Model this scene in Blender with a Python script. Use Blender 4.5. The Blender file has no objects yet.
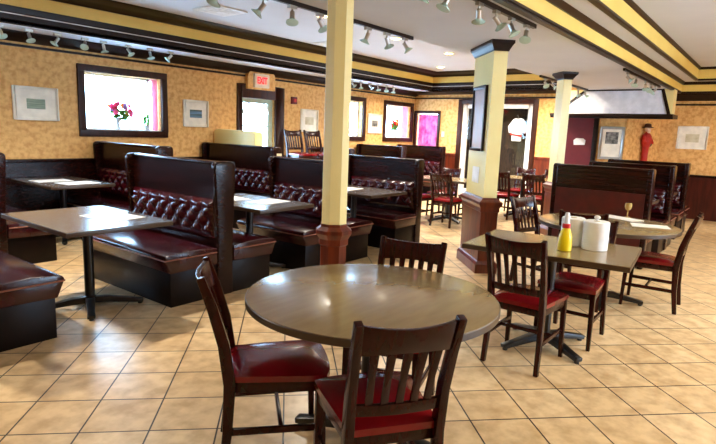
import bpy, bmesh, math, random
from mathutils import Vector, Matrix
random.seed(7)
PI = math.pi
scene = bpy.context.scene
C = scene.collection

# ---------------------------------------------------------------- camera, world, lights, exposure
CAM_H = 1.5
cam_data = bpy.data.cameras.new('camera')
cam = bpy.data.objects.new('camera', cam_data)
C.objects.link(cam)
cam_data.sensor_fit = 'HORIZONTAL'
cam_data.sensor_width = 36.0
cam_data.lens = 544.0 / 716.0 * 36.0
cam_data.clip_start = 0.02
R = Matrix(((0.61392647, -0.1062093, 0.78218532),
            (-0.78845321, -0.13007596, 0.60118364),
            (0.03789222, -0.98579908, -0.16359814)))
right, down, fwd = R.col[0], R.col[1], R.col[2]
cam.matrix_world = Matrix(((right.x, -down.x, -fwd.x, 0), (right.y, -down.y, -fwd.y, 0),
                           (right.z, -down.z, -fwd.z, CAM_H), (0, 0, 0, 1)))
scene.camera = cam

world = bpy.data.worlds.new('sky')
scene.world = world
world.use_nodes = True
bg = world.node_tree.nodes['Background']
bg.inputs['Color'].default_value = (0.40, 0.68, 1.0, 1)
bg.inputs['Strength'].default_value = 22.0

def area(name, loc, rot, sx, sy, power, col):
    l = bpy.data.lights.new(name, 'AREA'); l.shape = 'RECTANGLE'; l.size = sx; l.size_y = sy
    l.energy = power; l.color = col
    o = bpy.data.objects.new(name, l); o.location = loc; o.rotation_euler = rot; C.objects.link(o)
    return o
# added fills: one inside an unseen side window, one fixtureless in the near tray
area('side_window_fill', (6.0, -3.7, 1.5), (PI/2, 0, 0), 2.8, 1.3, 45, (1.0, 0.95, 0.88))
area('near_tray_fill', (7.0, -1.2, 2.90), (0, 0, 0), 11.0, 1.6, 225, (1.0, 0.87, 0.68))

scene.view_settings.view_transform = 'Standard'
scene.view_settings.look = 'None'
scene.view_settings.exposure = 0.5
scene.view_settings.gamma = 1.0
scene.view_settings.use_curve_mapping = False
scene.cycles.use_denoising = True
scene.cycles.max_bounces = 8
scene.cycles.sample_clamp_indirect = 6.0

# ---------------------------------------------------------------- materials
def lin(c):
    return tuple(((v/255)/12.92 if v/255 <= 0.04045 else ((v/255+0.055)/1.055)**2.4) for v in c) + (1,)
def mat(name, rgb, rough=0.5, metal=0.0, spec=0.5, rgb2=None, scale=8.0, stretch=(1, 1, 1), bump=0.0, detail=4.0, lo=0.35, hi=0.65, coat=0.0):
    m = bpy.data.materials.new(name); m.use_nodes = True
    nt = m.node_tree; b = nt.nodes['Principled BSDF']
    b.inputs['Roughness'].default_value = rough
    b.inputs['Metallic'].default_value = metal
    b.inputs['Specular IOR Level'].default_value = spec
    b.inputs['Coat Weight'].default_value = coat
    b.inputs['Coat Roughness'].default_value = 0.12
    tc = nt.nodes.new('ShaderNodeTexCoord'); mp = nt.nodes.new('ShaderNodeMapping')
    mp.inputs['Scale'].default_value = stretch
    nt.links.new(tc.outputs['Object'], mp.inputs['Vector'])
    nz = nt.nodes.new('ShaderNodeTexNoise'); nz.inputs['Scale'].default_value = scale; nz.inputs['Detail'].default_value = detail
    nt.links.new(mp.outputs['Vector'], nz.inputs['Vector'])
    cr = nt.nodes.new('ShaderNodeValToRGB')
    cr.color_ramp.elements[0].position = lo; cr.color_ramp.elements[1].position = hi
    cr.color_ramp.elements[0].color = lin(rgb2 if rgb2 else tuple(v*0.93 for v in rgb)); cr.color_ramp.elements[1].color = lin(rgb)
    nt.links.new(nz.outputs['Fac'], cr.inputs['Fac'])
    nt.links.new(cr.outputs['Color'], b.inputs['Base Color'])
    if bump:
        bp = nt.nodes.new('ShaderNodeBump'); bp.inputs['Strength'].default_value = bump; bp.inputs['Distance'].default_value = 0.01
        nt.links.new(nz.outputs['Fac'], bp.inputs['Height']); nt.links.new(bp.outputs['Normal'], b.inputs['Normal'])
    return m
def emit_mat(name, rgb, strength):
    m = bpy.data.materials.new(name); m.use_nodes = True
    b = m.node_tree.nodes['Principled BSDF']
    b.inputs['Base Color'].default_value = lin(rgb)
    b.inputs['Emission Color'].default_value = lin(rgb); b.inputs['Emission Strength'].default_value = strength
    return m
def glass_mat(name, tint=(1, 1, 1, 1), gloss=0.06):
    m = bpy.data.materials.new(name); m.use_nodes = True
    nt = m.node_tree; nt.nodes.clear()
    out = nt.nodes.new('ShaderNodeOutputMaterial'); mix = nt.nodes.new('ShaderNodeMixShader')
    tr = nt.nodes.new('ShaderNodeBsdfTransparent'); gl = nt.nodes.new('ShaderNodeBsdfGlossy')
    tr.inputs['Color'].default_value = tint; gl.inputs['Roughness'].default_value = 0.03
    lw = nt.nodes.new('ShaderNodeLayerWeight'); pw = nt.nodes.new('ShaderNodeMath'); pw.operation = 'POWER'; pw.inputs[1].default_value = 5.0
    ma = nt.nodes.new('ShaderNodeMath'); ma.operation = 'MULTIPLY_ADD'; ma.inputs[1].default_value = 0.9; ma.inputs[2].default_value = 0.03
    nt.links.new(lw.outputs['Facing'], pw.inputs[0]); nt.links.new(pw.outputs[0], ma.inputs[0]); nt.links.new(ma.outputs[0], mix.inputs['Fac'])
    nt.links.new(tr.outputs['BSDF'], mix.inputs[1]); nt.links.new(gl.outputs['BSDF'], mix.inputs[2])
    nt.links.new(mix.outputs['Shader'], out.inputs['Surface'])
    return m
def cloth_mat(name, rgb, rgb2, trans=0.5):
    m = mat(name, rgb, 0.9, rgb2=rgb2, scale=6)
    nt = m.node_tree; b = nt.nodes['Principled BSDF']
    out = [n for n in nt.nodes if n.type == 'OUTPUT_MATERIAL'][0]
    tl = nt.nodes.new('ShaderNodeBsdfTranslucent'); tl.inputs['Color'].default_value = lin(rgb)
    mx = nt.nodes.new('ShaderNodeMixShader'); mx.inputs['Fac'].default_value = trans
    nt.links.new(b.outputs['BSDF'], mx.inputs[1]); nt.links.new(tl.outputs['BSDF'], mx.inputs[2])
    nt.links.new(mx.outputs['Shader'], out.inputs['Surface'])
    return m

TILE = 0.33
def tile_mat():
    m = bpy.data.materials.new('beige_floor_tile'); m.use_nodes = True
    nt = m.node_tree; b = nt.nodes['Principled BSDF']
    tc = nt.nodes.new('ShaderNodeTexCoord')
    mp = nt.nodes.new('ShaderNodeMapping'); mp.vector_type = 'POINT'
    a = math.radians(-45.1)
    px, py = 3.0, 0.673
    qx, qy = px*math.cos(a)-py*math.sin(a), px*math.sin(a)+py*math.cos(a)
    mp.inputs['Rotation'].default_value = (0, 0, a)
    mp.inputs['Location'].default_value = (-qx + 40*TILE, -qy + 40*TILE, 0)
    nt.links.new(tc.outputs['Object'], mp.inputs['Vector'])
    br = nt.nodes.new('ShaderNodeTexBrick')
    br.offset = 0.0; br.squash = 1.0
    br.inputs['Scale'].default_value = 1.0
    br.inputs['Brick Width'].default_value = TILE; br.inputs['Row Height'].default_value = TILE
    br.inputs['Mortar Size'].default_value = 0.0046; br.inputs['Mortar Smooth'].default_value = 0.1
    br.inputs['Color1'].default_value = lin((222, 194, 150)); br.inputs['Color2'].default_value = lin((211, 180, 134))
    br.inputs['Mortar'].default_value = lin((44, 30, 22))
    nt.links.new(mp.outputs['Vector'], br.inputs['Vector'])
    nz = nt.nodes.new('ShaderNodeTexNoise'); nz.inputs['Scale'].default_value = 9; nz.inputs['Detail'].default_value = 6
    nt.links.new(tc.outputs['Object'], nz.inputs['Vector'])
    cr = nt.nodes.new('ShaderNodeValToRGB')
    cr.color_ramp.elements[0].position = 0.32; cr.color_ramp.elements[0].color = (0.72, 0.64, 0.55, 1)
    cr.color_ramp.elements[1].position = 0.62; cr.color_ramp.elements[1].color = (1.05, 1.05, 1.05, 1)
    nt.links.new(nz.outputs['Fac'], cr.inputs['Fac'])
    mx = nt.nodes.new('ShaderNodeMix'); mx.data_type = 'RGBA'; mx.blend_type = 'MULTIPLY'; mx.inputs['Factor'].default_value = 1.0
    nt.links.new(br.outputs['Color'], mx.inputs['A']); nt.links.new(cr.outputs['Color'], mx.inputs['B'])
    nt.links.new(mx.outputs['Result'], b.inputs['Base Color'])
    b.inputs['Roughness'].default_value = 0.3
    bp = nt.nodes.new('ShaderNodeBump'); bp.inputs['Strength'].default_value = 0.5; bp.inputs['Distance'].default_value = 0.004; bp.invert = True
    nt.links.new(br.outputs['Fac'], bp.inputs['Height']); nt.links.new(bp.outputs['Normal'], b.inputs['Normal'])
    return m

M = {}
M['tile'] = tile_mat()
M['wall'] = mat('sponged_orange_wall', (232, 184, 114), 0.7, rgb2=(204, 146, 78), scale=15, detail=12, lo=0.34, hi=0.6)
M['ceil'] = mat('white_ceiling_paint', (204, 207, 214), 0.8, rgb2=(200, 203, 210), scale=2)
M['cream'] = mat('cream_yellow_paint', (240, 222, 154), 0.4, rgb2=(236, 216, 144), scale=2)
M['band'] = mat('yellow_cove_paint', (234, 200, 106), 0.5, rgb2=(228, 192, 96), scale=2)
M['casing'] = mat('brown_door_casing', (62, 28, 16), 0.35, spec=0.3, rgb2=(40, 17, 10), scale=4, stretch=(4, 4, 0.5))
M['wood'] = mat('dark_mahogany', (38, 10, 6), 0.24, spec=0.22, rgb2=(16, 5, 4), scale=5, stretch=(3, 0.5, 9))
M['trim'] = mat('dark_wood_trim', (32, 13, 8), 0.38, spec=0.25, rgb2=(18, 8, 5), scale=4, stretch=(0.4, 4, 6))
M['red_wood'] = mat('reddish_wood_panel', (112, 48, 26), 0.28, rgb2=(74, 26, 14), scale=4, stretch=(5, 5, 0.6))
M['chair_wood'] = mat('cherry_stained_wood', (50, 9, 7), 0.24, spec=0.3, rgb2=(36, 7, 5), scale=8, stretch=(2, 6, 1))
M['vinyl'] = mat('burgundy_vinyl', (56, 6, 14), 0.22, spec=0.4, rgb2=(40, 4, 9), scale=4)
M['seat_vinyl'] = mat('glossy_red_vinyl', (126, 10, 20), 0.2, rgb2=(108, 8, 16), scale=4)
M['base_vinyl'] = mat('dark_brown_vinyl_base', (18, 7, 6), 0.36, spec=0.18, rgb2=(10, 4, 4), scale=14)
M['piping'] = mat('tan_piping', (140, 84, 62), 0.4)
M['top'] = mat('tan_laminate', (138, 117, 80), 0.26, rgb2=(129, 108, 72), scale=4, stretch=(1.2, 6, 1), coat=0.3)
M['slate_top'] = mat('grey_brown_laminate', (98, 88, 82), 0.24, rgb2=(84, 75, 70), scale=5, stretch=(1.2, 5, 1), coat=0.35)
M['door_paint'] = mat('pale_green_door_paint', (176, 190, 172), 0.45)
M['dado'] = mat('red_brown_dado', (74, 27, 16), 0.3, spec=0.3, rgb2=(52, 17, 10), scale=4, stretch=(5, 5, 0.6))
M['top_edge'] = mat('brown_table_edge', (62, 44, 26), 0.35)
M['iron'] = mat('black_cast_iron', (12, 13, 16), 0.3, rgb2=(7, 8, 10))
M['paper'] = mat('white_paper', (244, 244, 242), 0.8)
M['white'] = mat('white_gloss_paint', (236, 236, 236), 0.35)
M['mustard'] = mat('mustard_yellow', (250, 220, 10), 0.3)
M['redcap'] = mat('red_plastic', (210, 30, 24), 0.35)
M['maroon'] = mat('maroon_paint', (100, 12, 28), 0.5)
M['hood'] = mat('grey_hood_panel', (232, 230, 234), 0.6)
M['steel'] = mat('brushed_steel', (190, 188, 182), 0.3, metal=1.0)
M['bulbglass'] = mat('frosted_green_glass', (186, 214, 202), 0.12, spec=0.8)
M['glass'] = glass_mat('window_glass')
M['pinkcurtain'] = cloth_mat('pink_curtain', (246, 170, 190), (236, 140, 170), 0.12)
M['magenta'] = cloth_mat('magenta_curtain', (206, 56, 124), (236, 150, 190), 0.08)
M['whitecloth'] = mat('white_cotton', (235, 238, 245), 0.85)
M['dark'] = mat('dark_lattice_cloth', (60, 42, 26), 0.8, rgb2=(18, 12, 9), scale=26, stretch=(1, 2, 0.3))
M['leaf'] = cloth_mat('green_leaves', (110, 170, 90), (90, 150, 70), 0.4)
M['pink'] = cloth_mat('pink_petals', (250, 96, 150), (250, 120, 165), 0.4)
M['redflower'] = cloth_mat('red_petals', (228, 44, 56), (228, 44, 56), 0.4)
M['lilac'] = cloth_mat('lilac_petals', (190, 150, 210), (190, 150, 210), 0.25)
M['orange'] = cloth_mat('orange_petals', (240, 170, 60), (240, 170, 60), 0.25)
M['ceramic'] = mat('pale_ceramic', (215, 220, 225), 0.2)
M['exitred'] = emit_mat('exit_red_glow', (235, 20, 28), 2.0)
M['exitface'] = mat('exit_sign_face', (240, 225, 205), 0.4)
M['bulb'] = emit_mat('lamp_glow', (255, 220, 140), 12.0)
M['skin'] = mat('figurine_face', (232, 190, 160), 0.5)
M['coat'] = mat('red_coat', (196, 40, 26), 0.6, rgb2=(160, 24, 18))
M['hat'] = mat('brown_felt', (70, 36, 20), 0.7)
M['pack'] = mat('dark_green_pack', (60, 66, 44), 0.7)
M['silver'] = mat('silver_frame', (176, 176, 172), 0.3, metal=0.6)
M['matboard'] = mat('cream_mat_board', (252, 247, 232), 0.6)
M['mirror'] = mat('print_with_pale_reflection', (190, 206, 222), 0.12, rgb2=(222, 214, 226), scale=3)  # pale blue reflection in the frame's glass is painted into the print colour
M['art_green'] = mat('green_landscape_print', (150, 160, 130), 0.4, rgb2=(84, 104, 70), scale=5, stretch=(1, 1, 12))
M['art_blue'] = mat('blue_landscape_print', (110, 150, 185), 0.4, rgb2=(60, 84, 70), scale=3, stretch=(0.4, 0.4, 10))
M['art_grey'] = mat('grey_print', (150, 146, 140), 0.4, rgb2=(60, 60, 58), scale=14)
M['art_pale'] = mat('pale_sketch_print', (222, 216, 190), 0.5, rgb2=(196, 186, 150), scale=9)
M['candle'] = mat('amber_glass', (170, 140, 80), 0.15)
M['beige'] = mat('beige_plastic', (214, 202, 172), 0.5)

# ---------------------------------------------------------------- mesh helpers
def obj(name, bm, m, parent=None, bevel=0.0, seg=2, smooth=True, angle=35):
    bmesh.ops.remove_doubles(bm, verts=bm.verts, dist=1e-6)
    bmesh.ops.recalc_face_normals(bm, faces=bm.faces)
    if bevel:
        es = [e for e in bm.edges if len(e.link_faces) == 2 and e.calc_face_angle(0) > 0.6]
        bmesh.ops.bevel(bm, geom=es, offset=bevel, segments=seg, affect='EDGES', clamp_overlap=True, profile=0.5)
    me = bpy.data.meshes.new(name)
    bm.to_mesh(me); bm.free()
    ms = m if isinstance(m, (list, tuple)) else [m]
    for x in ms: me.materials.append(x)
    if smooth:
        me.polygons.foreach_set('use_smooth', [True]*len(me.polygons))
        me.set_sharp_from_angle(angle=math.radians(angle))
    o = bpy.data.objects.new(name, me); C.objects.link(o)
    if parent is not None: o.parent = parent
    return o
def NB(): return bmesh.new()
def box(bm, x0, x1, y0, y1, z0, z1, mi=0):
    v = [bm.verts.new(p) for p in ((x0,y0,z0),(x1,y0,z0),(x1,y1,z0),(x0,y1,z0),(x0,y0,z1),(x1,y0,z1),(x1,y1,z1),(x0,y1,z1))]
    fs = [bm.faces.new([v[i] for i in q]) for q in ((0,3,2,1),(4,5,6,7),(0,1,5,4),(1,2,6,5),(2,3,7,6),(3,0,4,7))]
    for f in fs: f.material_index = mi
    return bm
def B(*a): return box(NB(), *a)
def prism(bm, pts, axis, a0, a1, mi=0):
    """pts: 2D outline; axis 'x': pts=(y,z); 'y': pts=(x,z); 'z': pts=(x,y)"""
    def P(p, a):
        return {'x': (a, p[0], p[1]), 'y': (p[0], a, p[1]), 'z': (p[0], p[1], a)}[axis]
    n = len(pts)
    A = [bm.verts.new(P(p, a0)) for p in pts]; D = [bm.verts.new(P(p, a1)) for p in pts]
    fs = [bm.faces.new(A), bm.faces.new(D[::-1])]
    for i in range(n):
        fs.append(bm.faces.new((A[i], A[(i+1) % n], D[(i+1) % n], D[i])))
    for f in fs: f.material_index = mi
    return bm
def lathe(bm, prof, cx=0, cy=0, n=24, mi=0, mtx=None):
    rings = []
    for r, z in prof:
        ring = []
        for k in range(n):
            t = 2*PI*k/n
            p = Vector((cx + r*math.cos(t), cy + r*math.sin(t), z))
            ring.append(bm.verts.new(mtx @ p if mtx else p))
        rings.append(ring)
    for a, b in zip(rings, rings[1:]):
        for k in range(n):
            f = bm.faces.new((a[k], a[(k+1) % n], b[(k+1) % n], b[k])); f.material_index = mi
    f = bm.faces.new(rings[0][::-1]); f.material_index = mi
    f = bm.faces.new(rings[-1]); f.material_index = mi
    return bm
def sweep(bm, pts, w, h, side=(0, 1, 0), mi=0):
    """rectangular section swept along pts: w measured along side, h across"""
    n = len(pts); pts = [Vector(p) for p in pts]; side = Vector(side).normalized()
    W = w if isinstance(w, (list, tuple)) else [w]*n
    Hh = h if isinstance(h, (list, tuple)) else [h]*n
    rings = []
    for i, p in enumerate(pts):
        t = (pts[min(i+1, n-1)] - pts[max(i-1, 0)]).normalized()
        s = (side - t*side.dot(t)).normalized(); u = t.cross(s).normalized()
        rings.append([bm.verts.new(p + s*(a*W[i]/2) + u*(b*Hh[i]/2)) for a, b in ((-1,-1),(1,-1),(1,1),(-1,1))])
    for a, b in zip(rings, rings[1:]):
        for k in range(4):
            f = bm.faces.new((a[k], a[(k+1) % 4], b[(k+1) % 4], b[k])); f.material_index = mi
    f = bm.faces.new(rings[0][::-1]); f.material_index = mi
    f = bm.faces.new(rings[-1]); f.material_index = mi
    return bm
def tube(bm, pts, r, n=8, mi=0):
    pts = [Vector(p) for p in pts]; m = len(pts)
    rr = r if isinstance(r, (list, tuple)) else [r]*m
    rings = []
    ref = Vector((0.31, 0.17, 0.93))
    for i, p in enumerate(pts):
        t = (pts[min(i+1, m-1)] - pts[max(i-1, 0)]).normalized()
        s = t.cross(ref).normalized(); u = t.cross(s)
        rings.append([bm.verts.new(p + (s*math.cos(2*PI*k/n) + u*math.sin(2*PI*k/n))*rr[i]) for k in range(n)])
    for a, b in zip(rings, rings[1:]):
        for k in range(n):
            f = bm.faces.new((a[k], a[(k+1) % n], b[(k+1) % n], b[k])); f.material_index = mi
    bm.faces.new(rings[0][::-1]).material_index = mi; bm.faces.new(rings[-1]).material_index = mi
    return bm
def ball(bm, c, r, sx=1, sy=1, sz=1, sub=2, mi=0):
    res = bmesh.ops.create_icosphere(bm, subdivisions=sub, radius=r)
    for v in res['verts']:
        v.co = Vector((v.co.x*sx + c[0], v.co.y*sy + c[1], v.co.z*sz + c[2]))
        for f in v.link_faces: f.material_index = mi
    return bm
def tag(o, label, cat, group=None):
    o['label'] = label; o['category'] = cat
    if group: o['group'] = group
    return o
def thing(name, label, cat, loc=(0, 0, 0), rz=0.0, group=None):
    o = bpy.data.objects.new(name, None); C.objects.link(o)
    o.empty_display_size = 0.1
    o.location = loc; o.rotation_euler = (0, 0, rz)
    return tag(o, label, cat, group)
def dup(root, label, loc, rz=0.0, group=None, scale=None):
    r = root.copy(); C.objects.link(r); r.location = loc; r.rotation_euler = (0, 0, rz)
    r['label'] = label
    if group: r['group'] = group
    if scale: r.scale = scale
    for ch in list(root.children):
        c = ch.copy(); C.objects.link(c); c.parent = r
        for g in list(ch.children):
            d = g.copy(); C.objects.link(d); d.parent = c
    return r
def struct(name, bm, m, parent=None, **k):
    o = obj(name, bm, m, parent, **k)
    if parent is None: o['kind'] = 'structure'
    return o

# ---------------------------------------------------------------- room shell
XB, XR, YA = 12.4, 12.9, 7.8          # far wall, right-hand far wall, window wall
X0, Y0 = -2.5, -4.0
struct('floor', B(X0-0.2, 13.3, Y0-0.2, YA+0.25, -0.1, 0), M['tile'])

def wall_cells(axis, c0, c1, u0, u1, z0, z1, holes):
    us = sorted({u0, u1, *[h[0] for h in holes], *[h[1] for h in holes]})
    zs = sorted({z0, z1, *[h[2] for h in holes], *[h[3] for h in holes]})
    bm = NB()
    for a, b in zip(us, us[1:]):
        # merge vertical runs
        run = None
        for c, d in zip(zs, zs[1:]):
            mx, mz = (a+b)/2, (c+d)/2
            solid = not any(h[0] < mx < h[1] and h[2] < mz < h[3] for h in holes)
            if solid:
                run = (run[0], d) if run else (c, d)
            if (not solid or d == zs[-1]) and run:
                if axis == 'x': box(bm, a, b, c0, c1, run[0], run[1])
                else: box(bm, c0, c1, a, b, run[0], run[1])
                run = None
    return bm
W5 = (1.05, 2.24, 1.385, 2.185); W6 = (-1.4, 0.2, 1.385, 2.185)
W1 = (3.78, 4.97, 1.385, 2.185); W2 = (8.95, 10.16, 1.385, 2.185); W3 = (11.09, 12.22, 1.385, 2.185)
D1 = (6.57, 7.39, 0.0, 2.03)
struct('wall_left', wall_cells('x', YA, YA+0.2, X0-0.2, XB+0.2, 0, 3.2, [W1, W2, W3, W5, W6, D1]), M['wall'])
WB = (7.08, 7.71, 1.0, 2.03); DB = (4.62, 6.40, 0.0, 2.27)
struct('wall_far', wall_cells('y', XB, XB+0.2, 3.8, YA+0.2, 0, 3.2, [WB, DB]), M['wall'])
bm = NB(); box(bm, 11.9, 12.1, 2.55, 3.8, 0, 3.0); prism(bm, [(11.9, 2.55), (11.9, 2.53), (12.9, 2.09), (13.1, 2.09), (12.1, 2.62)], 'z', 0, 3.0)
struct('wall_recess', bm, M['wall'])
struct('wall_right', B(XR, XR+0.2, Y0, 2.09, 0, 3.2), M['wall'])
struct('wall_front', wall_cells('x', Y0-0.2, Y0, X0, XR+0.2, 0, 3.2, [(4.6, 7.4, 0.9, 2.2)]), M['wall'])
struct('wall_rear', wall_cells('y', X0-0.2, X0, Y0-0.2, YA+0.2, 0, 3.2, []), M['wall'])

# ceilings: flat soffits and raised trays
struct('ceiling', B(X0-0.2, 13.1, Y0-0.2, YA+0.2, 3.0, 3.2), M['ceil'])
T1 = (X0+0.5, 12.05, 3.27, 7.1); T2 = (X0+0.5, 12.5, -2.8, 1.75)
bm = NB(); box(bm, X0, XB, T1[3], YA, 2.57, 3.0); box(bm, T1[1], XB, T1[2], T1[3], 2.57, 3.0)
struct('ceiling_perimeter', bm, M['ceil'])
bm = NB(); box(bm, X0, XR, T2[3], T1[2], 2.5, 3.0); box(bm, T2[1], XR, Y0, T2[3], 2.5, 3.0)
box(bm, X0, T2[1], Y0, T2[2], 2.5, 3.0); box(bm, X0, T1[0], T1[2], T1[3], 2.5, 3.0); box(bm, X0, T2[0], T2[2], T2[3], 2.5, 3.0)
struct('ceiling_soffit', bm, M['ceil'])
struct('ceiling_tray', B(T2[0]+0.1, T2[1]-0.1, T2[2]+0.1, T2[3]-0.1, 2.935, 3.0), M['ceil'])

ntrim = [0]
def trim(bm, m, **k):
    ntrim[0] += 1
    return struct('trim_%d' % ntrim[0], bm, m, **k)
def ring(rect, prof):
    """mitred frame inside rect; prof = closed polygon of (inset, z)"""
    x0, x1, y0, y1 = rect
    bm = NB(); n = len(prof)
    cs = []
    for d, z in prof:
        cs.append([bm.verts.new(p) for p in ((x0+d, y0+d, z), (x1-d, y0+d, z), (x1-d, y1-d, z), (x0+d, y1-d, z))])
    for i in range(n):
        a, b = cs[i], cs[(i+1) % n]
        for k in range(4):
            bm.faces.new((a[k], a[(k+1) % 4], b[(k+1) % 4], b[k]))
    return bm
# tray over the booths
trim(ring(T1, [(-0.05, 2.56), (0.0, 2.56), (0.0, 2.60), (0.012, 2.61), (0.012, 2.665), (-0.05, 2.665)]), M['trim'])
trim(ring(T1, [(-0.05, 2.665), (0.016, 2.665), (0.016, 2.675), (-0.05, 2.675)]), M['white'])  # white bead stands in for the glossy highlight along the moulding
trim(ring(T1, [(-0.05, 2.675), (0.014, 2.675), (0.02, 2.69), (0.02, 2.755), (-0.05, 2.755)]), M['trim'])
trim(ring(T1, [(-0.05, 2.755), (0.014, 2.755), (0.014, 2.895), (-0.05, 2.895)]), M['band'])
trim(ring(T1, [(-0.02, 2.895), (0.04, 2.895), (0.06, 2.92), (0.16, 2.95), (0.24, 2.985), (0.25, 3.0), (-0.02, 3.0)]), M['trim'])
# tray over the near tables: two steps
trim(ring(T2, [(-0.06, 2.475), (0.0, 2.475), (0.0, 2.49), (0.012, 2.495), (0.012, 2.515), (-0.06, 2.515)]), M['trim'])
trim(ring(T2, [(-0.05, 2.515), (0.014, 2.515), (0.014, 2.64), (-0.05, 2.64)]), M['band'])
trim(ring(T2, [(-0.05, 2.64), (0.03, 2.64), (0.04, 2.66), (0.055, 2.69), (0.06, 2.695), (-0.05, 2.695)]), M['trim'])
trim(ring(T2, [(-0.05, 2.695), (0.275, 2.695), (0.275, 2.72), (-0.05, 2.72)]), M['ceil'])
trim(ring(T2, [(0.24, 2.692), (0.285, 2.69), (0.295, 2.70), (0.295, 2.722), (0.24, 2.722)]), M['trim'])
trim(ring(T2, [(0.15, 2.722), (0.288, 2.722), (0.288, 2.89), (0.15, 2.89)]), M['band'])
trim(ring(T2, [(0.2, 2.89), (0.295, 2.89), (0.31, 2.905), (0.32, 2.93), (0.32, 2.95), (0.2, 2.95)]), M['trim'])
# crown and picture rail on the window wall, far wall and right wall
trim(prism(NB(), [(YA, 2.455), (YA, 2.57), (7.64, 2.57), (7.64, 2.55), (7.69, 2.50), (7.74, 2.47)], 'x', X0, XB), M['trim'])
trim(B(X0, XB, YA-0.03, YA, 2.395, 2.425), M['trim'])
trim(prism(NB(), [(XB, 2.50), (XB, 2.57), (XB-0.24, 2.57), (XB-0.24, 2.55), (XB-0.1, 2.51)], 'y', 3.8, YA), M['trim'])
trim(B(XB-0.03, XB, 3.8, YA-0.03, 2.395, 2.425), M['trim'])
trim(prism(NB(), [(XR, 2.36), (XR, 2.50), (XR-0.26, 2.50), (XR-0.26, 2.47), (XR-0.1, 2.40)], 'y', Y0, 1.9), M['trim'])
trim(B(XR-0.03, XR, Y0, 2.05, 2.27, 2.30), M['trim'])
# wainscot
def wains(x0, x1, y0, y1, h=0.93, m='wood'):
    bm = NB(); box(bm, x0, x1, y0, y1, 0, h); trim(bm, M[m])
wains(X0, 6.45, YA-0.03, YA, 0.94); wains(7.62, XB, YA-0.03, YA, 0.94)
trim(B(X0, 6.45, YA-0.055, YA, 0.94, 0.985), M['wood'], bevel=0.008); trim(B(7.62, XB, YA-0.055, YA, 0.94, 0.985), M['wood'], bevel=0.008)
bm = NB(); box(bm, XB-0.025, XB, 3.8, 4.5, 0, 1.04); box(bm, XB-0.025, XB, 6.52, YA, 0, 1.0); trim(bm, M['red_wood'])
bm = NB(); box(bm, XB-0.05, XB, 3.8, 4.5, 1.04, 1.09); box(bm, XB-0.05, XB, 6.52, YA, 1.0, 1.05); trim(bm, M['red_wood'])
wains(XR-0.03, XR, Y0, 2.08, 0.85, 'dado'); trim(B(XR-0.06, XR, Y0, 2.07, 0.85, 0.90), M['wood'], bevel=0.01)
bm = NB(); prism(bm, [(11.87, 3.8), (11.87, 2.51), (12.88, 2.07), (12.9, 2.09), (11.9, 2.53), (11.9, 3.8)], 'z', 0, 0.9); trim(bm, M['wood'])

# bulkhead with sloped grey hood over the recess
bm = B(11.68, 12.0, 1.74, 3.88, 2.02, 2.5); struct('ceiling_bulkhead', bm, M['cream'])
bm = NB()
v = [bm.verts.new(p) for p in ((11.66, 3.30, 2.49), (11.66, 1.93, 2.49), (11.50, 1.76, 2.03), (11.50, 3.84, 2.03))]
w = [bm.verts.new(p) for p in ((11.69, 3.30, 2.49), (11.69, 1.93, 2.49), (11.69, 1.76, 2.03), (11.69, 3.84, 2.03))]
bm.faces.new(v); bm.faces.new(w[::-1])
for i in range(4): bm.faces.new((v[i], v[(i+1) % 4], w[(i+1) % 4], w[i]))
hood = obj('ceiling_hood', bm, M['hood']); hood['kind'] = 'structure'
bm = NB()
sweep(bm, [(11.655, 3.30, 2.49), (11.495, 3.84, 2.03)], 0.035, 0.05, (0, 1, 0))
sweep(bm, [(11.655, 1.93, 2.49), (11.495, 1.76, 2.03)], 0.055, 0.05, (0, 1, 0))
sweep(bm, [(11.65, 3.32, 2.487), (11.65, 1.92, 2.487)], 0.025, 0.025, (0, 0, 1)); trim(bm, M['trim'])
bm = NB(); prism(bm, [(11.44, 2.03), (11.40, 2.0), (11.46, 1.97), (11.46, 1.94), (11.52, 1.94), (12.0, 1.96), (12.0, 2.03)], 'y', 1.68, 3.91)
trim(bm, M['trim'])

# ---------------------------------------------------------------- windows and doors
def window_a(n, W, curtain=None):
    x0, x1, z0, z1 = W
    f = 0.095
    bm = NB()
    for a in ((x0-f, x1+f, z1, z1+f), (x0-f, x1+f, z0-f, z0), (x0-f, x0, z0, z1), (x1, x1+f, z0, z1)):
        box(bm, a[0], a[1], YA-0.035, YA+0.02, a[2], a[3])
    w = struct('window_%d' % n, bm, M['casing'], bevel=0.006)
    bm = NB()
    for a in ((x0, x1, z1-0.035, z1), (x0, x1, z0, z0+0.03), (x0, x0+0.03, z0, z1), (x1-0.03, x1, z0, z1), (x1-0.16, x1-0.13, z0, z1)):
        box(bm, a[0], a[1], YA+0.12, YA+0.17, a[2], a[3])
    obj('sash', bm, M['white'], w)
    obj('pane', B(x0+0.02, x1-0.02, YA+0.14, YA+0.146, z0+0.02, z1-0.02), M['glass'], w)
    obj('sill', B(x0, x1, YA, YA+0.2, z0-0.02, z0+0.012), M['white'], w)
    return w
window_a(1, W1); window_a(2, W2); window_a(3, W3); window_a(5, W5); window_a(6, W6)
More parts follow.
